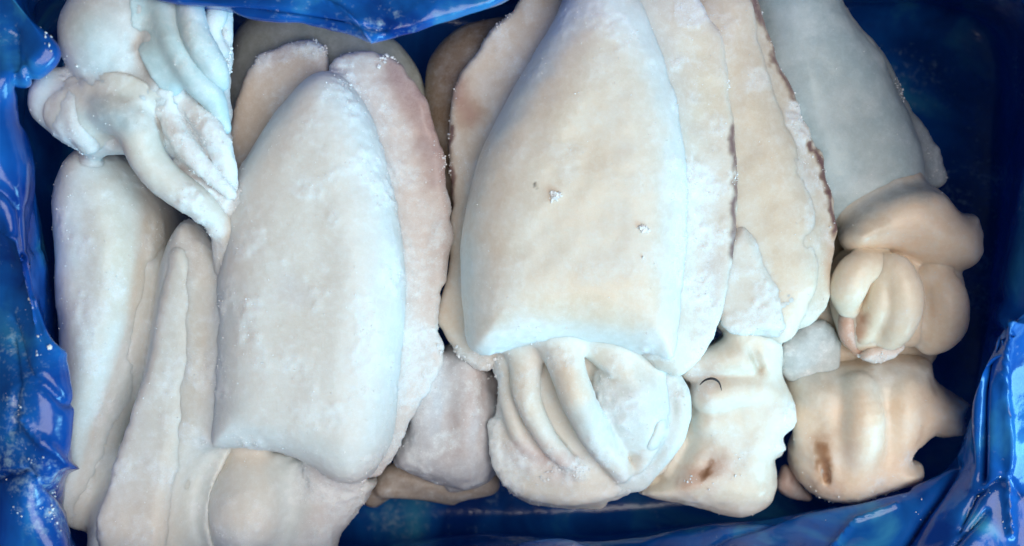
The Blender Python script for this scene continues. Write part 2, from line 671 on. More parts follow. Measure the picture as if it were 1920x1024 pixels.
# ---------------------------------------------------------------- blue plastic liner (one sheet: floor, walls, turned-over rim)
LINER_FOLDS = [
    ([(-10, 345), (35, 392), (55, 468), (5, 530)], 5, 0.0049), ([(18, 225), (38, 300), (76, 346)], 4, 0.0042), ([(20, 60), (30, 160), (18, 230)], 7, 0.0056),
    ([(60, 780), (100, 850), (128, 900)], 4, -0.0056), ([(0, 600), (60, 690), (110, 760)], 4, 0.0042), ([(-20, 900), (60, 880), (110, 950)], 4, 0.0056),
    ([(1010, 1010), (1280, 985), (1500, 958), (1700, 915)], 4, 0.0056), ([(1690, 1040), (1760, 930), (1790, 870)], 6, 0.0084), ([(1780, 1040), (1850, 960)], 4, 0.0042),
    ([(1560, 1030), (1600, 980), (1680, 950)], 4, -0.0042), ([(1852, 640), (1848, 780), (1840, 900)], 6, 0.0084), ([(1895, 600), (1880, 760), (1890, 1000)], 5, -0.0056),
    ([(300, 30), (520, 20), (720, 58)], 6, 0.0042), ([(560, -20), (640, 20), (700, 70)], 5, -0.0042),
    ([(40, 110), (60, 150), (45, 200)], 5, 0.003), ([(0, 430), (30, 450), (45, 520), (60, 600)], 5, -0.003), ([(10, 640), (50, 720), (40, 800)], 5, 0.004), ([(70, 560), (90, 640), (118, 700)], 5, -0.003),
    ([(1300, 1024), (1420, 990), (1480, 965)], 5, 0.003), ([(1880, 880), (1915, 930)], 5, 0.003), ([(1800, 1000), (1830, 930), (1880, 900)], 5, 0.004), ([(640, 1010), (900, 985), (1000, 990)], 6, 0.004),
    ([(1805, 0), (1850, 180), (1862, 420), (1880, 560)], 7, 0.005), ([(1890, 20), (1872, 220), (1900, 420)], 6, 0.005), ([(1840, 60), (1900, 130)], 6, -0.004), ([(1850, 560), (1880, 640), (1860, 720)], 6, 0.005), ([(1700, 10), (1790, 70), (1830, 160)], 6, 0.004)]


def build_liner():
    NU, NV = 1500, 220
    ang = np.linspace(-math.pi, math.pi, NU, endpoint=False)

    def loop(pts, z):
        zz = z if hasattr(z, '__len__') else [z] * len(pts)
        w = np.array([P(x, y, q) for (x, y), q in zip(pts, zz)])
        w = catmull(w, 1400, True)
        a = np.arctan2(w[:, 1], w[:, 0])
        o = np.argsort(a)
        a, w = a[o], w[o]
        a = np.concatenate([a - 2 * math.pi, a, a + 2 * math.pi])
        w = np.concatenate([w, w, w])
        rr = np.interp(ang, a, np.hypot(w[:, 0], w[:, 1]))
        zc = np.interp(ang, a, w[:, 2])
        return rr, zc
    floor = [(150, 70), (130, 300), (120, 520), (150, 760), (170, 960), (500, 1000), (960, 1000), (1300, 985), (1560, 955), (1740, 905), (1820, 790), (1850, 560), (1860, 300), (1830, 50), (1500, 10), (960, 5), (500, 10)]
    mid = [(70, 30), (20, 180), (40, 330), (66, 500), (96, 700), (118, 850), (150, 1010), (330, 1060), (640, 1040), (960, 1030), (1300, 1000), (1520, 962), (1700, 915), (1800, 850), (1846, 720), (1900, 500), (1925, 300), (1910, 20), (1600, -30), (1000, 0), (720, 35), (430, -5), (200, -20)]
    rim = [(40, -20), (110, 100), (8, 190), (20, 300), (44, 400), (76, 520), (102, 650), (118, 830), (84, 920), (112, 1000), (190, 1085), (500, 1115), (800, 1075), (1050, 1062), (1300, 1050), (1600, 1040), (1780, 1010), (1826, 900), (1824, 740), (1868, 620), (1985, 540), (2010, 300), (1990, 0), (1900, -90), (1500, -80), (1060, -30), (900, 38), (730, 82), (640, 62), (430, 28), (290, 2), (170, -60)]
    out1 = [(-60, -60), (-40, 512), (-60, 1120), (500, 1200), (960, 1180), (1600, 1160), (1960, 1110), (2000, 800), (2090, 500), (2110, 100), (2030, -190), (1500, -180), (960, -140), (600, -130), (200, -160)]
    out2 = [(-330, -260), (-330, 512), (-330, 1290), (960, 1330), (2200, 1290), (2280, 512), (2200, -280), (960, -300)]
    out3 = [(-520, -440), (-540, 512), (-520, 1460), (960, 1500), (2420, 1460), (2460, 512), (2420, -440), (960, -470)]
    FLOOR = -0.035
    RZ = [0.112 + 0.06 * min(1, max(0, (x - 1840) / 120)) * min(1, max(0, (640 - y) / 250)) for x, y in rim]
    low = lambda x, y: min(1, max(0, (x - 1150) / 300)) * min(1, max(0, (y - 640) / 150))
    RZ = [z - 0.042 * low(x, y) for z, (x, y) in zip(RZ, rim)]
    O1 = [0.108 - 0.030 * low(x, y) for x, y in out1]
    R0, Z0 = loop(floor, FLOOR)
    L = [(R0 * 0.02, Z0), (R0 * 0.5, Z0), (R0 * 0.93, Z0), (R0 * 1.0, Z0 + 0.008), loop(mid, [0.058 - 0.010 * low(x, y) for x, y in mid]), loop(rim, RZ), (loop(rim, RZ)[0] + 0.005, loop(rim, RZ)[1] + 0.005),
         loop(out1, O1), loop(out2, 0.07), loop(out3, FLOOR)]
    ctrl = np.stack([np.stack([r, z], 1) for r, z in L])          # (loops, NU, 2)
    vk = np.array([0, .10, .24, .28, .42, .56, .60, .74, .90, 1.0])
    v = np.linspace(0, 1, NV)
    # monotone-ish interpolation through the loops with smoothstep-free linear + light blur along v
    S = np.empty((NV, NU, 2))
    for u in range(2):
        for j in range(NV):
            k = min(np.searchsorted(vk, v[j], 'right') - 1, len(vk) - 2)
            t = (v[j] - vk[k]) / (vk[k + 1] - vk[k])
            S[j, :, u] = ctrl[k, :, u] * (1 - t) + ctrl[k + 1, :, u] * t
    for _ in range(6):
        S[1:-1] = (S[:-2] + 2 * S[1:-1] + S[2:]) / 4
    X = S[..., 0] * np.cos(ang)[None]
    Y = S[..., 0] * np.sin(ang)[None]
    Zc = S[..., 1]
    V = np.stack([X, Y, Zc], -1).reshape(-1, 3)
    j = np.arange(NV - 1)[:, None] * NU
    i = np.arange(NU)[None]
    i2 = (i + 1) % NU
    Q = np.stack([j + i, j + i2, j + NU + i2, j + NU + i], -1).reshape(-1, 4)
    N = normals(V, Q)
    # creases: sum of folds along random planes, each confined to a neighbourhood
    r = np.random.default_rng(11)
    D = np.zeros(len(V))
    rimpts = V.reshape(NV, NU, 3)
    for c in range(210):
        jj = int(NV * (0.29 + 0.58 * r.random()))
        c0 = rimpts[jj, r.integers(NU)]
        dr = r.normal(size=3)
        dr /= np.linalg.norm(dr)
        sz = 0.018 + 0.055 * r.random() ** 1.4
        q = V - c0
        w = np.exp(-(q * q).sum(1) / (sz * sz))
        D += w * sz * 0.13 * r.choice((-1, 1)) * (np.abs(q @ dr) / sz - 0.35)
    lpx = to_px(V)
    up = np.repeat(v, NU) > 0.4
    for line, wd, hh in LINER_FOLDS:
        d = seg_dist(lpx, line)
        D += np.where(up, hh * np.exp(-d / wd), 0)
    vv = np.repeat(v, NU)
    amt = np.clip((vv - 0.22) / 0.10, 0.08, 1)
    D = np.clip(D, -0.008, 0.008) + 0.0003 * fbm(V, 0.012, 3, 4)
    V = V + N * (D * amt)[:, None]
    o = mesh_object("plastic_liner", V, Q, LINER)
    o["label"] = "crumpled blue plastic bag lining the box around the frozen cuttlefish"
    o["category"] = "plastic bag"
    N = normals(V, Q)
    if N[:NU * 20, 2].mean() < 0:
        N = -N
    return o, V, N


liner, LV, LN = build_liner()
crumbs("frost", liner, [
    ([(20, 760), (40, 900), (60, 1000)], 70, (LV, LN), 150, (0.0001, 0.0007)),
    ([(75, 900), (95, 960)], 35, (LV, LN), 50, (0.0002, 0.0014)),
    ([(40, 560), (60, 640)], 60, (LV, LN), 40, (0.0003, 0.0012)),
    ([(90, 20), (100, 90)], 40, (LV, LN), 30, (0.0003, 0.0012)),
    ([(720, 62), (860, 35)], 28, (LV, LN), 50, (0.0003, 0.0014)),
    ([(1840, 990), (1900, 940)], 60, (LV, LN), 30, (0.0003, 0.0012)),
    ([(1560, 990), (1760, 960)], 60, (LV, LN), 20, (0.0003, 0.0010)),
], 3)

# ---------------------------------------------------------------- lower layer
# cuttlefish under the left pair
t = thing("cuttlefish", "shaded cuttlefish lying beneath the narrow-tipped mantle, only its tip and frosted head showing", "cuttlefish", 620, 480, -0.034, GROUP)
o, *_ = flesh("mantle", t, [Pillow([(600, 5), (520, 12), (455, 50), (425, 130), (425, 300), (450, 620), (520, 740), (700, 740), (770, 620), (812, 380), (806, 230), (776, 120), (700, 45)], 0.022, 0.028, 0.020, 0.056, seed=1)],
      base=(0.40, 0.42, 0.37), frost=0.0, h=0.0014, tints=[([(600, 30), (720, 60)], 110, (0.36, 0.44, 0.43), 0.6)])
o, V1, N1, _ = flesh("head", t, [
    Pillow([(740, 860), (755, 790), (800, 690), (850, 640), (905, 670), (932, 740), (936, 830), (920, 890), (880, 912), (820, 905), (770, 885)], 0.026, 0.016, 0.022, 0.022, rag=0.0006, seed=3),
    Chain([(815, 680, 0.040, 30), (800, 760, 0.044, 34), (806, 840, 0.040, 32), (850, 890, 0.032, 22)]),
    Chain([(872, 690, 0.040, 26), (876, 780, 0.044, 28), (866, 855, 0.040, 24)]),
    Chain([(915, 720, 0.026, 26), (925, 810, 0.026, 26), (905, 880, 0.022, 26), (850, 905, 0.02, 20)])],
    k=0.0025, base=(0.50, 0.50, 0.54), frost=0.3, tints=[([(900, 700), (860, 830)], 60, PINK, 0.5)], frosty=[([(770, 800), (830, 700)], 70, 0.75, 0.8)], seed=2)  # blue-grey base puts the shadow on this head into its colour
flesh("arm", o, [Chain([(700, 930, 0.010, 26), (745, 895, 0.014, 32), (800, 905, 0.014, 32), (860, 915, 0.013, 30), (915, 905, 0.012, 26)]), Chain([(720, 915, 0.018, 20), (790, 925, 0.016, 16), (850, 935, 0.012, 14)])], k=0.002, base=(0.40, 0.32, 0.26), frost=0.1, seed=21)
crumbs("frost", t, [([(735, 850), (790, 700), (910, 690)], 60, (V1, N1), 120, (0.0003, 0.0013))], 5)

# cuttlefish under the big centre one
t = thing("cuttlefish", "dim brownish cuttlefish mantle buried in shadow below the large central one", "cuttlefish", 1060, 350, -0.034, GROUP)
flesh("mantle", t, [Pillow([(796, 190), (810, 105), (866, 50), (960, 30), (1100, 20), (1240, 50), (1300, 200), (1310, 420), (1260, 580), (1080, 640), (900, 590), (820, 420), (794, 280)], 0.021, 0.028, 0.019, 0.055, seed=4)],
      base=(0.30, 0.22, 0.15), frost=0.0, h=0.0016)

# bottom-right: head with torn point, body running under the right-hand one
t = thing("cuttlefish", "peach cuttlefish head with a brown slit and a torn pointed flap beside the liner", "cuttlefish", 1620, 640, -0.034, GROUP)
flesh("mantle", t, [Pillow([(1490, 470), (1560, 400), (1680, 400), (1760, 470), (1770, 600), (1735, 690), (1640, 720), (1520, 710), (1470, 650), (1470, 550)], 0.017, 0.022, 0.013, 0.051, seed=6)],
      base=BEIGE, frost=0.1, h=0.0014)
o, V1, N1, _ = flesh("head", t, [
    Pillow([(1478, 760), (1474, 700), (1560, 680), (1640, 665), (1730, 668), (1742, 705), (1780, 735), (1812, 756), (1797, 772), (1797, 815), (1745, 818), (1712, 842), (1700, 858), (1722, 872), (1716, 900), (1650, 922), (1600, 942), (1545, 934), (1502, 905), (1480, 850), (1490, 810)], 0.026, 0.017, 0.022, 0.025, rag=0.0006, seed=5, blur=8),
    Chain([(1612, 730, 0.046, 30), (1620, 800, 0.049, 40), (1605, 890, 0.040, 34)]),
    Chain([(1695, 730, 0.042, 32), (1690, 790, 0.044, 34), (1665, 880, 0.034, 28)]),
    Chain([(1520, 740, 0.034, 34), (1515, 820, 0.034, 26), (1525, 890, 0.028, 24)]),
    Chain([(1720, 740, 0.030, 34), (1780, 765, 0.026, 22)])],
    k=0.004, base=PEACH, frost=0.06, h=0.0010,
    carve=[Chain([(1534, 835, 0.049, 5), (1544, 870, 0.047, 8), (1552, 902, 0.043, 5)])], ck=0.002,
    tints=[([(1540, 845), (1550, 895)], 17, BROWN, 0.9), ([(1545, 830), (1560, 910)], 45, (0.55, 0.30, 0.17), 0.5), ([(1480, 740), (1560, 720), (1730, 700)], 55, (0.60, 0.60, 0.55), 0.7), ([(1600, 840), (1600, 870)], 20, PINK, 0.25)],  # grey tint along the top is painted shade from the arms above
    frosty=[([(1712, 870), (1640, 925)], 40, 0.55, 0.7), ([(1795, 770), (1795, 815)], 35, 0.6, 0.8)], seed=7)
flesh("skin_scrap", t, [Pillow([(1455, 900), (1475, 870), (1500, 905), (1520, 935), (1490, 938), (1462, 925)], 0.012, 0.006, 0.006, 0.008, rag=0.0004, seed=8)], base=PINK, frost=0.1)
flesh("skin_scrap", t, [Pillow([(1462, 660), (1490, 620), (1540, 600), (1575, 640), (1570, 690), (1530, 708), (1480, 712)], 0.034, 0.012, 0.006, 0.014, rag=0.0012, ragscale=0.007, seed=9)], base=(0.45, 0.53, 0.56), frost=0.35, rough=0.0005)
crumbs("frost", t, [([(1480, 850), (1545, 930), (1650, 925), (1715, 900)], 22, (V1, N1), 60, (0.0003, 0.0011)), ([(1745, 818), (1797, 815), (1812, 756)], 20, (V1, N1), 40, (0.0003, 0.0012))], 6)

# ---------------------------------------------------------------- right-hand cuttlefish with folded peach arms
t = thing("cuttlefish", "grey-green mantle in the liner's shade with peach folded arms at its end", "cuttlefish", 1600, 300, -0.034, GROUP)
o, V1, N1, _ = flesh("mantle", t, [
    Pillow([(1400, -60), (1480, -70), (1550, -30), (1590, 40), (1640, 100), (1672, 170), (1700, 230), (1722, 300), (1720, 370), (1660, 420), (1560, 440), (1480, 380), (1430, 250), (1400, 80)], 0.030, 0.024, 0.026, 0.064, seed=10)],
    base=(0.42, 0.55, 0.60), frost=0.04, h=0.0013, tints=[([(1480, 100), (1650, 330)], 110, (0.56, 0.63, 0.63), 0.5)], seed=10)  # grey-teal base and tint hold the liner's shade as colour
o2, V2, N2, _ = flesh("fin", t, [
    Pillow([(1560, 20), (1610, 70), (1655, 115), (1690, 185), (1722, 222), (1745, 250), (1765, 285), (1778, 325), (1770, 352), (1735, 350), (1690, 340), (1660, 260), (1610, 160), (1560, 80)], 0.034, 0.004, 0.004, 0.005, rag=0.0009, ragscale=0.006, tilt=(-0.15, -0.05), seed=12)],
    bridge=(o,), base=(0.42, 0.50, 0.52), frost=0.05, frosty=[([(1740, 250), (1775, 340)], 30, 0.7, 0.8)], tints=[([(1654, 182), (1658, 184)], 9, (0.03, 0.03, 0.03), 1)], seed=12)  # base carries the same painted shade as the mantle
crumbs("frost", t, [([(1655, 115), (1722, 222), (1775, 320)], 20, (V2, N2), 110, (0.0003, 0.0014))], 8)
hd, V3, N3, _ = flesh("head", t, [
    Pillow([(1574, 445), (1600, 400), (1650, 366), (1705, 346), (1755, 356), (1790, 395), (1824, 404), (1833, 450), (1828, 488), (1800, 508), (1740, 500), (1690, 475), (1630, 470), (1590, 470)], 0.050, 0.018, 0.019, 0.016, rag=0.0004, seed=14),
    Chain([(1640, 420, 0.056, 34), (1710, 395, 0.060, 40), (1775, 440, 0.056, 42)]),
    Pillow([(1580, 470), (1640, 465), (1740, 480), (1800, 520), (1790, 640), (1700, 650), (1600, 660), (1565, 600), (1560, 520)], 0.040, 0.014, 0.014, 0.016)],
    bridge=(o,), k=0.004, base=PEACH, frost=0.05, h=0.0010, tints=[([(1570, 440), (1640, 368), (1740, 345)], 42, (0.46, 0.50, 0.49), 0.85), ([(1585, 440), (1640, 420)], 45, (0.64, 0.56, 0.45), 0.6)], seed=14)  # grey tint fades the mantle's painted shade into the peach
flesh("arm", hd, [Chain([(1655, 500, 0.054, 30), (1610, 505, 0.058, 35), (1590, 540, 0.056, 34), (1588, 575, 0.050, 20)], 18)],
      bridge=(hd,), bk=0.004, base=(0.85, 0.73, 0.57), frost=0.06, h=0.0009, seed=15)
flesh("arm", hd, [
    Chain([(1640, 500, 0.056, 26), (1680, 512, 0.060, 34), (1694, 560, 0.060, 36), (1680, 615, 0.054, 34), (1655, 640, 0.046, 22)], 18),
    Chain([(1655, 520, 0.058, 28), (1646, 580, 0.056, 26), (1628, 622, 0.048, 20)])],
    k=0.002, bridge=(hd,), bk=0.004, base=(0.85, 0.73, 0.57), frost=0.08, h=0.0009, tints=[([(1610, 600), (1600, 650)], 30, (0.50, 0.22, 0.13), 0.7)], seed=18)
flesh("arm", hd, [Chain([(1590, 585, 0.046, 16), (1590, 625, 0.046, 18), (1610, 655, 0.042, 14)])], base=(0.62, 0.34, 0.22), frost=0.2, h=0.0009, seed=19)
flesh("arm", hd, [
    Chain([(1752, 520, 0.052, 30), (1778, 560, 0.055, 38), (1770, 610, 0.050, 42), (1745, 640, 0.044, 28)])],
    bridge=(hd,), bk=0.004, base=PEACH, frost=0.1, h=0.0009, frosty=[([(1730, 560), (1725, 640)], 25, 0.5, 0.7)], seed=16)
o3, V4, N4, _ = flesh("arm_tip", hd, [Pillow([(1612, 668), (1630, 648), (1690, 640), (1690, 660), (1665, 676), (1630, 680)], 0.046, 0.006, 0.007, 0.008, rag=0.0007, seed=17)], base=(0.72, 0.52, 0.42), frost=0.5, h=0.0009, seed=17)
crumbs("frost", hd, [([(1612, 668), (1690, 655)], 20, (V4, N4), 40, (0.0003, 0.0012))], 9)

# ---------------------------------------------------------------- cuttlefish wedged on edge beside the central one
t = thing("cuttlefish", "narrow beige cuttlefish with a dark purple fin edge and scalloped head with brown beak hole", "cuttlefish", 1440, 500, 0.02, GROUP)
o, V1, N1, _ = flesh("mantle", t, [
    Pillow([(1290, -60), (1380, -50), (1415, 10), (1425, 80), (1445, 150), (1470, 220), (1500, 300), (1520, 380), (1530, 460), (1525, 540), (1500, 610), (1465, 645), (1400, 640), (1340, 600), (1300, 400), (1280, 150)], 0.053, 0.020, 0.013, 0.016, rag=0.0003, seed=20, tilt=(0.12, 0))],
    base=(0.68, 0.60, 0.49), frost=0.2, h=0.0011, tints=[([(1360, 60), (1430, 300), (1480, 520)], 70, (0.70, 0.58, 0.43), 0.7), ([(1500, 560), (1470, 640)], 60, PEACH, 0.6)], seed=20)
o2, V2, N2, _ = flesh("fin", t, [
    Pillow([(1395, -30), (1414, 10), (1432, 60), (1450, 85), (1455, 120), (1478, 150), (1492, 185), (1500, 215), (1520, 262), (1540, 290), (1550, 345), (1562, 390), (1567, 440), (1553, 500), (1550, 570), (1500, 600), (1480, 500), (1460, 350), (1420, 180), (1390, 60)], 0.0535, 0.0035, 0.0028, 0.006, rag=0.0007, ragscale=0.005, tilt=(0.05, 0), seed=22)],
    bridge=(o,), base=(0.66, 0.57, 0.45), frost=0.2, h=0.0010,
    tints=[([(1414, 0), (1450, 85), (1455, 120), (1492, 175)], 14, MAUVE, 0.8), ([(1520, 262), (1550, 345), (1566, 430)], 11, MAUVE, 0.9)],
    frosty=[([(1490, 190), (1515, 260)], 34, 0.95, 0.9), ([(1540, 300), (1562, 450)], 24, 0.6, 0.8), ([(1400, 300), (1440, 500)], 60, 0.45, 0.7)], seed=22)
flesh("skin_flap", t, [
    Pillow([(1380, 440), (1398, 440), (1425, 500), (1445, 550), (1457, 606), (1456, 612), (1420, 620), (1385, 628), (1350, 600), (1340, 520)], 0.0655, 0.003, 0.0026, 0.004, rag=0.0005, seed=23)],
    bridge=(o,), bk=0.006, base=(0.67, 0.62, 0.54), frost=0.3, h=0.0009, seed=23)
hd, V3, N3, _ = flesh("head", t, [
    Pillow([(1290, 700), (1340, 640), (1400, 610), (1450, 640), (1464, 662), (1462, 700), (1484, 748), (1488, 790), (1464, 815), (1470, 840), (1450, 856), (1452, 905), (1438, 942), (1380, 965), (1300, 946), (1225, 930), (1196, 918), (1240, 880), (1270, 820), (1280, 760)], 0.036, 0.018, 0.022, 0.030, rag=0.0004, seed=24, blur=6),
    Chain([(1330, 740, 0.052, 40), (1400, 730, 0.052, 34), (1450, 755, 0.046, 32), (1465, 785, 0.040, 22)]),
    Chain([(1330, 790, 0.050, 34), (1390, 795, 0.048, 30), (1440, 825, 0.042, 24), (1455, 845, 0.038, 16)]),
    Chain([(1300, 690, 0.050, 30), (1390, 670, 0.054, 34), (1440, 690, 0.046, 24)]),
    Chain([(1230, 905, 0.038, 22), (1300, 925, 0.040, 26), (1380, 940, 0.040, 28), (1430, 910, 0.040, 26), (1430, 860, 0.042, 22)]),
    Chain([(1270, 830, 0.044, 22), (1255, 880, 0.042, 20)])],
    bridge=(o,), k=0.0018, base=(0.76, 0.69, 0.58), frost=0.12, h=0.0009,
    carve=[Ball(1328, 880, 0.066, 48, 30, 0.011, 20), Chain([(1316, 893, 0.060, 6), (1332, 874, 0.059, 8), (1342, 862, 0.060, 6)]), Chain([(1412, 655, 0.062, 10), (1425, 690, 0.058, 8)])], ck=0.003,
    tints=[([(1300, 895), (1340, 870)], 50, (0.60, 0.34, 0.24), 0.75), ([(1318, 892), (1336, 866)], 13, BROWN, 0.9), ([(1300, 730), (1330, 710)], 45, PINK, 0.5), ([(1415, 665), (1425, 690)], 22, (0.50, 0.36, 0.22), 0.6)],
    frosty=[([(1340, 890), (1390, 870)], 40, 0.6, 0.6), ([(1485, 760), (1465, 840)], 26, 0.7, 0.9), ([(1290, 690), (1320, 730)], 30, 0.7, 0.8)], seed=24)
crumbs("frost", t, [([(1414, 0), (1450, 85), (1492, 185), (1550, 345), (1565, 440)], 14, (V2, N2), 120, (0.0003, 0.0013)), ([(1300, 900), (1390, 870)], 30, (V3, N3), 50, (0.0003, 0.0010))], 10)

# ---------------------------------------------------------------- big central cuttlefish
t = thing("cuttlefish", "largest cuttlefish, broad smooth cream mantle between two frosty fins, arms curled below", "cuttlefish", 1080, 500, 0.04, GROUP)
mant = [(1120, -62), (1070, -25), (1035, 45), (985, 130), (945, 200), (905, 280), (880, 360), (866, 440), (865, 540), (872, 625), (884, 655), (915, 666), (960, 655), (1010, 646), (1080, 641), (1150, 650), (1210, 668), (1244, 680), (1268, 660), (1280, 600), (1286, 500), (1290, 400), (1286, 280), (1268, 180), (1234, 80), (1198, 0), (1160, -45)]
o, V1, N1, _ = flesh("mantle", t, [Pillow(mant, 0.060, 0.034, 0.030, 0.018, p=2.3, blur=90, seed=30)],
    base=CREAM, frost=0.10, h=0.0011, lump=0.0004,
    tints=[([(940, 230), (1030, 60), (1120, -20), (1210, 60), (1275, 230), (1282, 450), (1265, 660), (1080, 635), (890, 650), (872, 480)], 60, PALE_BLUE, 0.65), ([(1090, 230), (1090, 400)], 150, (0.74, 0.645, 0.53), 0.7), ([(1060, 300), (1120, 290)], 80, (0.70, 0.58, 0.46), 0.45), ([(1040, 560), (1180, 560)], 95, (0.78, 0.64, 0.49), 0.8),
           ([(1000, 342), (1001, 350)], 7, (0.03, 0.03, 0.03), 1.0), ([(950, 200), (1010, 90), (1080, 0)], 50, (0.66, 0.68, 0.65), 0.6), ([(868, 560), (880, 650), (1000, 630), (1240, 680), (1278, 600)], 50, PALE, 0.7)],
    frosty=[([(872, 640), (900, 676), (950, 664)], 34, 0.9, 1.0), ([(1240, 695), (1275, 650)], 30, 0.8, 0.9), ([(1280, 200), (1288, 420), (1270, 660)], 55, 0.42, 0.9), ([(880, 650), (1000, 635), (1220, 670)], 40, 0.4, 0.8), ([(1000, 120), (1120, 10), (1220, 110)], 60, 0.35, 0.7)], seed=30)
fl, V2, N2, _ = flesh("fin", t, [
    Pillow([(1090, -60), (1000, -20), (955, 28), (915, 62), (893, 100), (870, 125), (852, 170), (842, 235), (841, 330), (846, 420), (838, 520), (821, 572), (824, 612), (850, 652), (880, 684), (920, 690), (960, 640), (960, 400), (1000, 200), (1080, 60)], 0.047, 0.0042, 0.004, 0.007, rag=0.0006, ragscale=0.006, tilt=(0.06, 0), seed=31)],
    bridge=(o,), base=(0.66, 0.57, 0.47), frost=0.22, h=0.0010,
    tints=[([(855, 170), (880, 210)], 46, (0.46, 0.29, 0.24), 0.75), ([(841, 240), (842, 420)], 11, MAUVE, 0.8), ([(850, 560), (850, 640)], 45, PEACH, 0.6), ([(930, 100), (960, 60)], 60, (0.70, 0.62, 0.50), 0.6)],
    frosty=[([(893, 95), (955, 30)], 26, 0.75, 0.8), ([(850, 660), (920, 688)], 25, 0.6, 0.8)], seed=31)
fr, V3, N3, _ = flesh("fin", t, [
    Pillow([(1150, -60), (1240, -60), (1300, -12), (1332, 36), (1356, 78), (1366, 150), (1376, 230), (1384, 330), (1380, 440), (1368, 550), (1338, 635), (1296, 688), (1262, 700), (1220, 640), (1230, 400), (1200, 150)], 0.066, 0.005, 0.0042, 0.007, rag=0.0005, ragscale=0.006, tilt=(-0.06, 0), seed=32)],
    bridge=(o,), base=(0.68, 0.61, 0.52), frost=0.30, h=0.0010,
    tints=[([(1372, 200), (1382, 330), (1376, 500)], 14, MAUVE, 0.8), ([(1300, 60), (1340, 200)], 60, (0.72, 0.62, 0.46), 0.7), ([(1340, 480), (1330, 620)], 40, (0.52, 0.46, 0.46), 0.5)],
    frosty=[([(1310, 330), (1320, 620)], 55, 0.75, 0.9)], seed=32)
hd, V4, N4, _ = flesh("head", t, [
    Pillow([(926, 672), (938, 720), (932, 775), (925, 806), (930, 860), (950, 892), (966, 930), (1015, 942), (1088, 950), (1150, 936), (1214, 906), (1262, 860), (1288, 800), (1288, 750), (1262, 690), (1200, 655), (1100, 640), (1000, 645)], 0.044, 0.016, 0.011, 0.024, rag=0.0005, seed=33, blur=8),
    Chain([(1045, 640, 0.060, 32), (1066, 700, 0.068, 33), (1092, 770, 0.068, 33), (1130, 835, 0.063, 30), (1165, 885, 0.056, 22)], 18),
    Chain([(990, 670, 0.056, 30), (988, 740, 0.061, 27), (1018, 810, 0.061, 23), (1056, 862, 0.057, 19), (1085, 885, 0.054, 14)], 18),
    Chain([(955, 690, 0.050, 20), (956, 765, 0.054, 19), (980, 825, 0.054, 16), (1008, 858, 0.052, 12)]),
    Ball(1186, 755, 0.052, 84, 108, 0.018, 20), Chain([(1120, 655, 0.060, 22), (1160, 690, 0.064, 22), (1200, 735, 0.063, 24)]),
    Chain([(1222, 790, 0.060, 20), (1212, 840, 0.058, 18), (1188, 890, 0.053, 14)]),
    Chain([(930, 800, 0.046, 16), (938, 858, 0.048, 18), (972, 908, 0.050, 22), (1060, 926, 0.051, 22), (1140, 916, 0.051, 20), (1195, 896, 0.050, 16)], 20),
    Chain([(950, 880, 0.036, 24), (1000, 925, 0.036, 22), (1120, 935, 0.036, 22)])],
    bridge=(o,), bk=0.011, reach=0.010, k=0.0026, base=(0.73, 0.68, 0.60), frost=0.28, h=0.0009,
    carve=[Chain([(985, 866, 0.059, 9), (1028, 876, 0.057, 12), (1065, 888, 0.059, 10)]), Chain([(1236, 800, 0.066, 7), (1226, 834, 0.064, 9)])], ck=0.003,
    tints=[([(1130, 790), (1230, 760)], 100, (0.60, 0.70, 0.72), 0.8), ([(1060, 680), (1090, 740)], 40, (0.78, 0.62, 0.46), 0.7), ([(970, 700), (990, 760)], 36, (0.74, 0.60, 0.45), 0.6), ([(1130, 680), (1170, 700)], 36, (0.74, 0.60, 0.46), 0.5), ([(985, 850), (1060, 875)], 48, (0.58, 0.40, 0.37), 0.75)],  # cyan-white tint on the right side is painted cool light
    frosty=[([(1150, 750), (1230, 780)], 80, 0.5, 0.8), ([(960, 880), (1080, 890)], 40, 0.9, 0.8), ([(928, 680), (930, 860), (960, 920)], 32, 0.95, 0.9), ([(1000, 930), (1180, 920)], 22, 0.7, 0.8)], seed=33)
flesh("arm", hd, [Chain([(1235, 690, 0.054, 26), (1272, 740, 0.058, 23), (1272, 795, 0.058, 21), (1244, 850, 0.055, 20), (1195, 902, 0.049, 18)], 18)], bridge=(hd,), bk=0.004, base=(0.66, 0.70, 0.68), frost=0.3, h=0.0009, seed=34)
crumbs("frost", t, [
    ([(955, 28), (893, 100), (852, 170), (841, 330)], 12, (V2, N2), 130, (0.0003, 0.0012)),
    ([(860, 660), (920, 690)], 22, (V2, N2), 70, (0.0004, 0.0016)),
    ([(1356, 78), (1376, 230), (1384, 330), (1370, 540)], 14, (V3, N3), 90, (0.0003, 0.0012)),
    ([(975, 895), (1080, 885)], 30, (V4, N4), 170, (0.0003, 0.0012)),
    ([(930, 680), (928, 860), (960, 930)], 16, (V4, N4), 120, (0.0003, 0.0012)),
    ([(1035, 362), (1042, 368)], 13, (V1, N1), 110, (0.0005, 0.0024)),
    ([(1203, 440), (1212, 470)], 16, (V1, N1), 130, (0.0005, 0.0024)),
    ([(1110, 100), (1160, 90)], 40, (V1, N1), 14, (0.0003, 0.0010)),
    ([(1000, 640), (1240, 690)], 20, (V1, N1), 60, (0.0003, 0.0009))], 12)

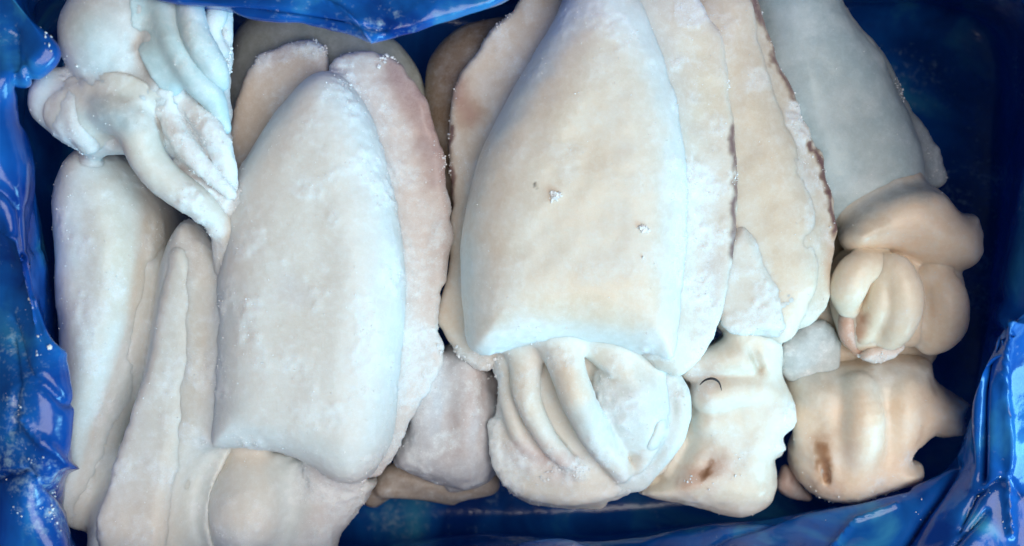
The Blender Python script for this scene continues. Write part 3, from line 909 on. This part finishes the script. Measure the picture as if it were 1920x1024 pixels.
# ---------------------------------------------------------------- second mantle with frosted fins
t = thing("cuttlefish", "cream cuttlefish mantle with narrow tip and wide frosted pink fin, blunt head below", "cuttlefish", 600, 520, 0.04, GROUP)
o, V1, N1, _ = flesh("mantle", t, [Pillow([(605, 138), (570, 158), (530, 205), (488, 265), (455, 325), (430, 400), (416, 500), (410, 620), (408, 730), (402, 815), (412, 838), (470, 838), (530, 846), (585, 868), (630, 896), (670, 902), (706, 880), (734, 828), (746, 750), (756, 650), (762, 560), (757, 460), (740, 360), (716, 270), (690, 205), (660, 160), (635, 142)], 0.060, 0.030, 0.028, 0.018, p=2.3, blur=90, seed=40)],
    base=(0.75, 0.73, 0.70), frost=0.26, h=0.0011, lump=0.0004,
    tints=[([(605, 150), (690, 220), (740, 370), (755, 560), (740, 780), (690, 880), (600, 860), (420, 830), (418, 560)], 60, PALE_BLUE, 0.6), ([(580, 350), (560, 620)], 130, (0.73, 0.68, 0.62), 0.8), ([(540, 540), (560, 560)], 35, (0.66, 0.64, 0.66), 0.5)],
    frosty=[([(748, 740), (720, 860), (670, 900)], 45, 0.85, 1.0), ([(425, 420), (440, 330)], 40, 0.8, 0.8), ([(640, 160), (740, 380), (755, 600), (735, 800)], 60, 0.6, 0.9), ([(440, 830), (600, 870), (680, 890)], 50, 0.5, 0.8), ([(420, 480), (420, 800)], 40, 0.45, 0.8), ([(500, 550), (600, 530)], 90, 0.4, 0.5)], seed=40)
fl, V2, N2, _ = flesh("fin", t, [
    Pillow([(640, 108), (700, 98), (742, 112), (780, 155), (808, 210), (830, 290), (838, 360), (846, 440), (840, 510), (824, 560), (824, 620), (833, 660), (808, 725), (765, 790), (735, 850), (690, 880), (680, 700), (700, 400), (660, 240), (630, 170)], 0.052, 0.0042, 0.0045, 0.007, rag=0.0007, ragscale=0.005, seed=41, tilt=(-0.05, 0))],
    bridge=(o,), base=(0.68, 0.58, 0.53), frost=0.55, h=0.0010,
    tints=[([(745, 140), (800, 240), (825, 330)], 50, (0.38, 0.24, 0.25), 0.62), ([(838, 380), (840, 520)], 26, (0.48, 0.30, 0.25), 0.5)],
    frosty=[([(650, 112), (720, 108)], 20, 0.8, 0.8)], seed=41)
fl2, V3, N3, _ = flesh("fin", t, [
    Pillow([(440, 320), (432, 250), (448, 180), (470, 130), (505, 96), (560, 78), (605, 84), (616, 110), (612, 150), (600, 220), (520, 330), (470, 380)], 0.050, 0.005, 0.0045, 0.007, rag=0.0006, ragscale=0.005, seed=42)],
    bridge=(o,), base=(0.62, 0.52, 0.42), frost=0.15, h=0.0010,
    tints=[([(500, 100), (545, 85)], 26, (0.50, 0.38, 0.36), 0.6)], frosty=[([(490, 110), (560, 85), (610, 100)], 50, 0.75, 0.9)], seed=42)
hd, V4, N4, _ = flesh("head", t, [
    Pillow([(384, 885), (400, 852), (450, 838), (540, 845), (600, 870), (700, 900), (685, 940), (650, 985), (630, 1030), (600, 1075), (500, 1090), (420, 1080), (385, 1010), (377, 940)], 0.042, 0.020, 0.016, 0.030, rag=0.0006, seed=43, blur=8),
    Ball(475, 945, 0.046, 88, 110, 0.026),
    Chain([(610, 890, 0.048, 44), (600, 950, 0.048, 40), (590, 1040, 0.044, 36)]),
    Chain([(392, 960, 0.040, 16), (402, 1050, 0.042, 18)]), Chain([(650, 895, 0.050, 26), (640, 940, 0.046, 24), (615, 1000, 0.042, 20)])],
    bridge=(o,), bk=0.011, reach=0.010, k=0.004, base=(0.72, 0.70, 0.65), frost=0.25, h=0.0010,
    tints=[([(540, 880), (545, 1040), (400, 1040)], 70, PALE_BLUE, 0.7), ([(600, 900), (640, 940), (600, 1010)], 70, (0.62, 0.57, 0.60), 0.6), ([(420, 860), (480, 855)], 40, (0.74, 0.62, 0.50), 0.5)],
    frosty=[([(590, 900), (650, 930), (600, 1020)], 70, 0.75, 0.9), ([(380, 880), (380, 930)], 15, 0.8, 0.8), ([(400, 1000), (500, 1040)], 60, 0.5, 0.7)], seed=43)
crumbs("frost", t, [
    ([(650, 105), (742, 112)], 16, (V2, N2), 70, (0.0003, 0.0018)),
    ([(742, 112), (808, 210), (838, 360), (846, 440), (825, 560), (830, 660)], 12, (V2, N2), 170, (0.0003, 0.0013)),
    ([(720, 200), (790, 420), (780, 640)], 60, (V2, N2), 160, (0.0002, 0.0009)),
    ([(490, 105), (600, 85)], 26, (V3, N3), 80, (0.0003, 0.0014)),
    ([(690, 900), (650, 985), (625, 1030)], 26, (V4, N4), 130, (0.0003, 0.0013)),
    ([(380, 870), (380, 940)], 14, (V4, N4), 50, (0.0003, 0.0014)),
    ([(640, 150), (662, 150)], 16, (V1, N1), 14, (0.0005, 0.0020))], 14)

mantle_c, head_c = o, hd

# ---------------------------------------------------------------- left: two bodies lying on their sides
t = thing("cuttlefish", "smooth pale cuttlefish body lying on its side against the liner's upright wall", "cuttlefish", 200, 620, -0.034, GROUP)
o, V1, N1, _ = flesh("mantle", t, [Pillow([(126, 370), (150, 298), (200, 270), (262, 305), (304, 370), (320, 440), (316, 520), (304, 620), (278, 710), (250, 790), (232, 870), (200, 960), (178, 984), (135, 955), (112, 920), (122, 882), (142, 840), (142, 720), (134, 600), (127, 480)], 0.038, 0.022, 0.038, 0.072, p=2.1, blur=14, seed=50)],
    base=(0.69, 0.68, 0.63), frost=0.26, h=0.0012,
    tints=[([(120, 480), (125, 340), (200, 285)], 55, PALE_BLUE, 0.6), ([(250, 640), (170, 960)], 60, PALE_BLUE, 0.5), ([(200, 420), (240, 560)], 70, (0.72, 0.66, 0.54), 0.6), ([(300, 420), (305, 500)], 35, (0.72, 0.60, 0.42), 0.6)],
    frosty=[([(150, 320), (140, 420)], 60, 0.4, 0.8), ([(240, 560), (190, 800), (160, 940)], 60, 0.45, 0.8)], seed=50)
crumbs("frost", t, [([(300, 470), (318, 500)], 18, (V1, N1), 30, (0.0004, 0.0016)), ([(110, 300), (120, 700)], 30, (V1, N1), 40, (0.0002, 0.0009))], 16)

mantle_a = o
t = thing("cuttlefish", "slim cuttlefish body with thin translucent fin edge wedged between two thicker mantles", "cuttlefish", 320, 760, -0.034, GROUP)
o, V1, N1, _ = flesh("mantle", t, [Pillow([(345, 425), (378, 415), (410, 465), (432, 550), (436, 680), (428, 780), (398, 845), (378, 900), (368, 970), (362, 1080), (210, 1090), (184, 1020), (196, 945), (238, 860), (262, 780), (288, 690), (305, 600), (318, 500)], 0.048, 0.016, 0.026, 0.082, p=2.6, blur=20, seed=52)],
    bridge=(mantle_a, mantle_c, head_c), bk=0.012, reach=0.010, base=(0.70, 0.69, 0.64), frost=0.30, h=0.0011,
    tints=[([(420, 560), (415, 780), (380, 880), (365, 1060)], 55, PALE_BLUE, 0.6), ([(290, 720), (220, 900), (200, 1020)], 50, PALE_BLUE, 0.6), ([(352, 440), (350, 500)], 40, (0.58, 0.52, 0.49), 0.6), ([(370, 600), (340, 800)], 60, (0.73, 0.66, 0.54), 0.5)],
    frosty=[([(335, 660), (350, 720)], 40, 0.5, 0.7), ([(410, 700), (380, 900)], 30, 0.45, 0.7)], seed=52)
o2, V2, N2, _ = flesh("fin", t, [Pillow([(335, 480), (350, 520), (352, 640), (338, 760), (310, 900), (290, 1040), (215, 1050), (192, 990), (200, 935), (222, 870), (252, 770), (284, 690), (300, 600), (318, 530)], 0.0725, 0.004, 0.003, 0.010, tilt=(-0.10, 0), rag=0.0005, seed=53)],
    bridge=(o, mantle_a), bk=0.006, base=(0.70, 0.67, 0.61), frost=0.3, h=0.0010, seed=53)
crumbs("frost", t, [([(310, 600), (268, 770), (240, 870)], 12, (V2, N2), 50, (0.0002, 0.0009))], 17)

# ---------------------------------------------------------------- upper left: head with curled arms lying on top
t = thing("cuttlefish", "cuttlefish showing only its frosty head of curled bluish arms, draped over a pale body", "cuttlefish", 280, 220, 0.06, GROUP)
core, V1, N1, _ = flesh("head", t, [
    Ball(205, 75, 0.088, 84, 92, 0.022), Ball(250, 30, 0.086, 110, 70, 0.020),
    Ball(98, 180, 0.088, 34, 54, 0.012, -15), Ball(150, 215, 0.086, 58, 62, 0.016, 20),
    Pillow([(130, 130), (200, 40), (330, 20), (420, 60), (432, 150), (430, 250), (434, 340), (400, 350), (320, 300), (240, 290), (160, 290), (120, 220)], 0.076, 0.016, 0.014, 0.012, rag=0.0006, seed=60),
    Chain([(240, 150, 0.094, 30), (290, 140, 0.096, 32), (320, 190, 0.092, 26)]),
    Chain([(270, 200, 0.090, 26), (290, 160, 0.094, 24)]),
    Chain([(215, 130, 0.098, 16), (255, 112, 0.100, 18), (300, 96, 0.098, 20)]), Chain([(180, 165, 0.095, 18), (225, 160, 0.098, 18), (265, 178, 0.097, 16)]),
    Chain([(290, 60, 0.098, 16), (300, 110, 0.100, 16), (330, 150, 0.098, 16)]), Chain([(130, 190, 0.096, 14), (150, 240, 0.096, 16), (165, 275, 0.090, 14)])],
    bridge=(mantle_a,), k=0.004, base=(0.62, 0.62, 0.62), frost=0.22, h=0.0010,
    carve=[Ball(265, 118, 0.107, 36, 30, 0.008, 30), Ball(330, 180, 0.104, 30, 20, 0.008, -40), Ball(345, 185, 0.100, 50, 12, 0.010, -50)], ck=0.005,
    tints=[([(160, 60), (200, 130)], 80, (0.50, 0.64, 0.70), 0.7), ([(85, 150), (95, 220)], 50, (0.55, 0.68, 0.72), 0.7), ([(280, 130), (340, 180)], 70, (0.46, 0.43, 0.42), 0.7), ([(100, 200), (180, 240)], 60, (0.66, 0.63, 0.64), 0.6)],  # bluish tints stand in for blue light reflected by the liner
    frosty=[([(430, 20), (432, 330)], 26, 0.95, 1.0), ([(120, 140), (160, 280)], 30, 0.7, 0.8), ([(200, 130), (250, 160)], 60, 0.6, 0.7), ([(300, 240), (430, 340)], 70, 0.9, 0.8)], seed=60)
flesh("arm", core, [Chain([(165, 215, 0.090, 36), (215, 212, 0.096, 38), (255, 240, 0.097, 36), (275, 295, 0.094, 34), (320, 348, 0.090, 32), (375, 385, 0.086, 27), (405, 420, 0.080, 20), (412, 465, 0.074, 12), (414, 510, 0.070, 6)], 22)],
      base=(0.70, 0.67, 0.61), frost=0.18, h=0.0009, tints=[([(185, 210), (225, 220)], 60, (0.38, 0.54, 0.62), 0.8)], frosty=[([(350, 370), (412, 470)], 40, 0.7, 0.9)], bridge=(core, mantle_c), bk=0.006, seed=61)
a1, V2, N2, _ = flesh("arm", core, [Chain([(310, -40, 0.096, 26), (315, 30, 0.100, 26), (330, 90, 0.102, 26), (365, 145, 0.100, 26), (400, 185, 0.094, 24), (422, 240, 0.086, 12)], 18)],
      base=(0.50, 0.68, 0.73), frost=0.2, h=0.0009, bridge=(core,), bk=0.005, seed=62)  # cyan base, here and on the next arm, is painted liner reflection
flesh("arm", core, [Chain([(352, -40, 0.098, 22), (358, 30, 0.102, 24), (372, 80, 0.104, 24), (398, 125, 0.100, 24), (412, 155, 0.094, 16)], 16)],
      base=(0.50, 0.68, 0.73), frost=0.2, h=0.0009, bridge=(core,), bk=0.005, seed=63)
a3, V3, N3, _ = flesh("arm", core, [Chain([(412, -40, 0.090, 16), (408, 20, 0.092, 17), (396, 60, 0.092, 16), (414, 95, 0.088, 14)], 14), Chain([(424, 10, 0.086, 10), (424, 70, 0.084, 10), (424, 130, 0.082, 9)])],
      base=(0.68, 0.70, 0.68), frost=0.6, h=0.0009, rough=0.0003, bridge=(core,), bk=0.005, seed=64)
a4, V4, N4, _ = flesh("arm", core, [Chain([(315, 215, 0.092, 16), (335, 255, 0.094, 20), (370, 300, 0.092, 19), (420, 350, 0.086, 14), (440, 370, 0.080, 10)], 16)],
      base=(0.74, 0.68, 0.66), frost=0.9, h=0.0009, rough=0.0003, bridge=(core,), bk=0.005, seed=65)
a5, V5, N5, _ = flesh("arm", core, [Chain([(350, 190, 0.090, 18), (380, 225, 0.092, 22), (408, 270, 0.090, 22), (428, 330, 0.084, 16), (436, 370, 0.078, 10)], 16)],
      base=(0.72, 0.66, 0.64), frost=0.95, h=0.0009, rough=0.0003, bridge=(core,), bk=0.005, seed=66)
a6, V6, N6, _ = flesh("arm", core, [Chain([(325, 320, 0.084, 14), (370, 345, 0.084, 15), (415, 375, 0.080, 14), (428, 430, 0.074, 12), (424, 500, 0.070, 7)], 16)],
      base=(0.70, 0.62, 0.60), frost=0.85, h=0.0009, rough=0.0005, tints=[([(340, 320), (410, 362)], 12, (0.32, 0.25, 0.24), 0.6)], bridge=(core, mantle_c), bk=0.006, seed=67)
crumbs("frost", t, [
    ([(424, 0), (426, 150), (432, 300), (440, 360)], 16, (np.concatenate([V1, V3, V5]), np.concatenate([N1, N3, N5])), 200, (0.0003, 0.0015)),
    ([(320, 230), (430, 350)], 45, (np.concatenate([V4, V5]), np.concatenate([N4, N5])), 200, (0.0002, 0.0008)),
    ([(410, 370), (420, 470)], 26, (V6, N6), 90, (0.0003, 0.0012)),
    ([(120, 130), (160, 290)], 30, (V1, N1), 60, (0.0003, 0.0012))], 18)

# ---------------------------------------------------------------- thread on the scalloped head
def thread(name, pts, label):
    c = catmull([P(*p) for p in pts], 26, False)
    tan = np.gradient(c, axis=0)
    tan /= np.linalg.norm(tan, axis=1, keepdims=True)
    up = np.array([0, 0, 1.0])
    s = np.cross(tan, up)
    s /= np.linalg.norm(s, axis=1, keepdims=True)
    w = np.cross(s, tan)
    K = 6
    rad = 0.0006 * np.sin(np.linspace(0.25, math.pi - 0.2, len(c)))
    V = np.concatenate([c[i] + rad[i] * (np.cos(np.linspace(0, 2 * math.pi, K, False))[:, None] * s[i] + np.sin(np.linspace(0, 2 * math.pi, K, False))[:, None] * w[i]) for i in range(len(c))])
    Q = [(i * K + k, i * K + (k + 1) % K, (i + 1) * K + (k + 1) % K, (i + 1) * K + k) for i in range(len(c) - 1) for k in range(K)]
    o = mesh_object(name, V, Q, THREAD)
    o["label"] = label
    o["category"] = "thread"
    return o


thread("dark_thread", [(1312, 722, 0.0635), (1322, 713, 0.065), (1336, 710, 0.066), (1348, 717, 0.065), (1353, 732, 0.064)], "thin dark curved thread lying on the scalloped cuttlefish head")

# ---------------------------------------------------------------- ice frost of each thing, one part each
for rn, chunks in FROST_OF.items():
    off, VV, FF = 0, [], []
    for v_, f_ in chunks:
        VV.append(v_)
        FF.append(f_ + off)
        off += len(v_)
    fo = mesh_object("frost", np.concatenate(VV), np.concatenate(FF), FROST, bpy.data.objects[rn], smooth=False)
    fo["kind"] = "stuff"
    fo["label"] = "fine white ice crystals clinging to the surface"
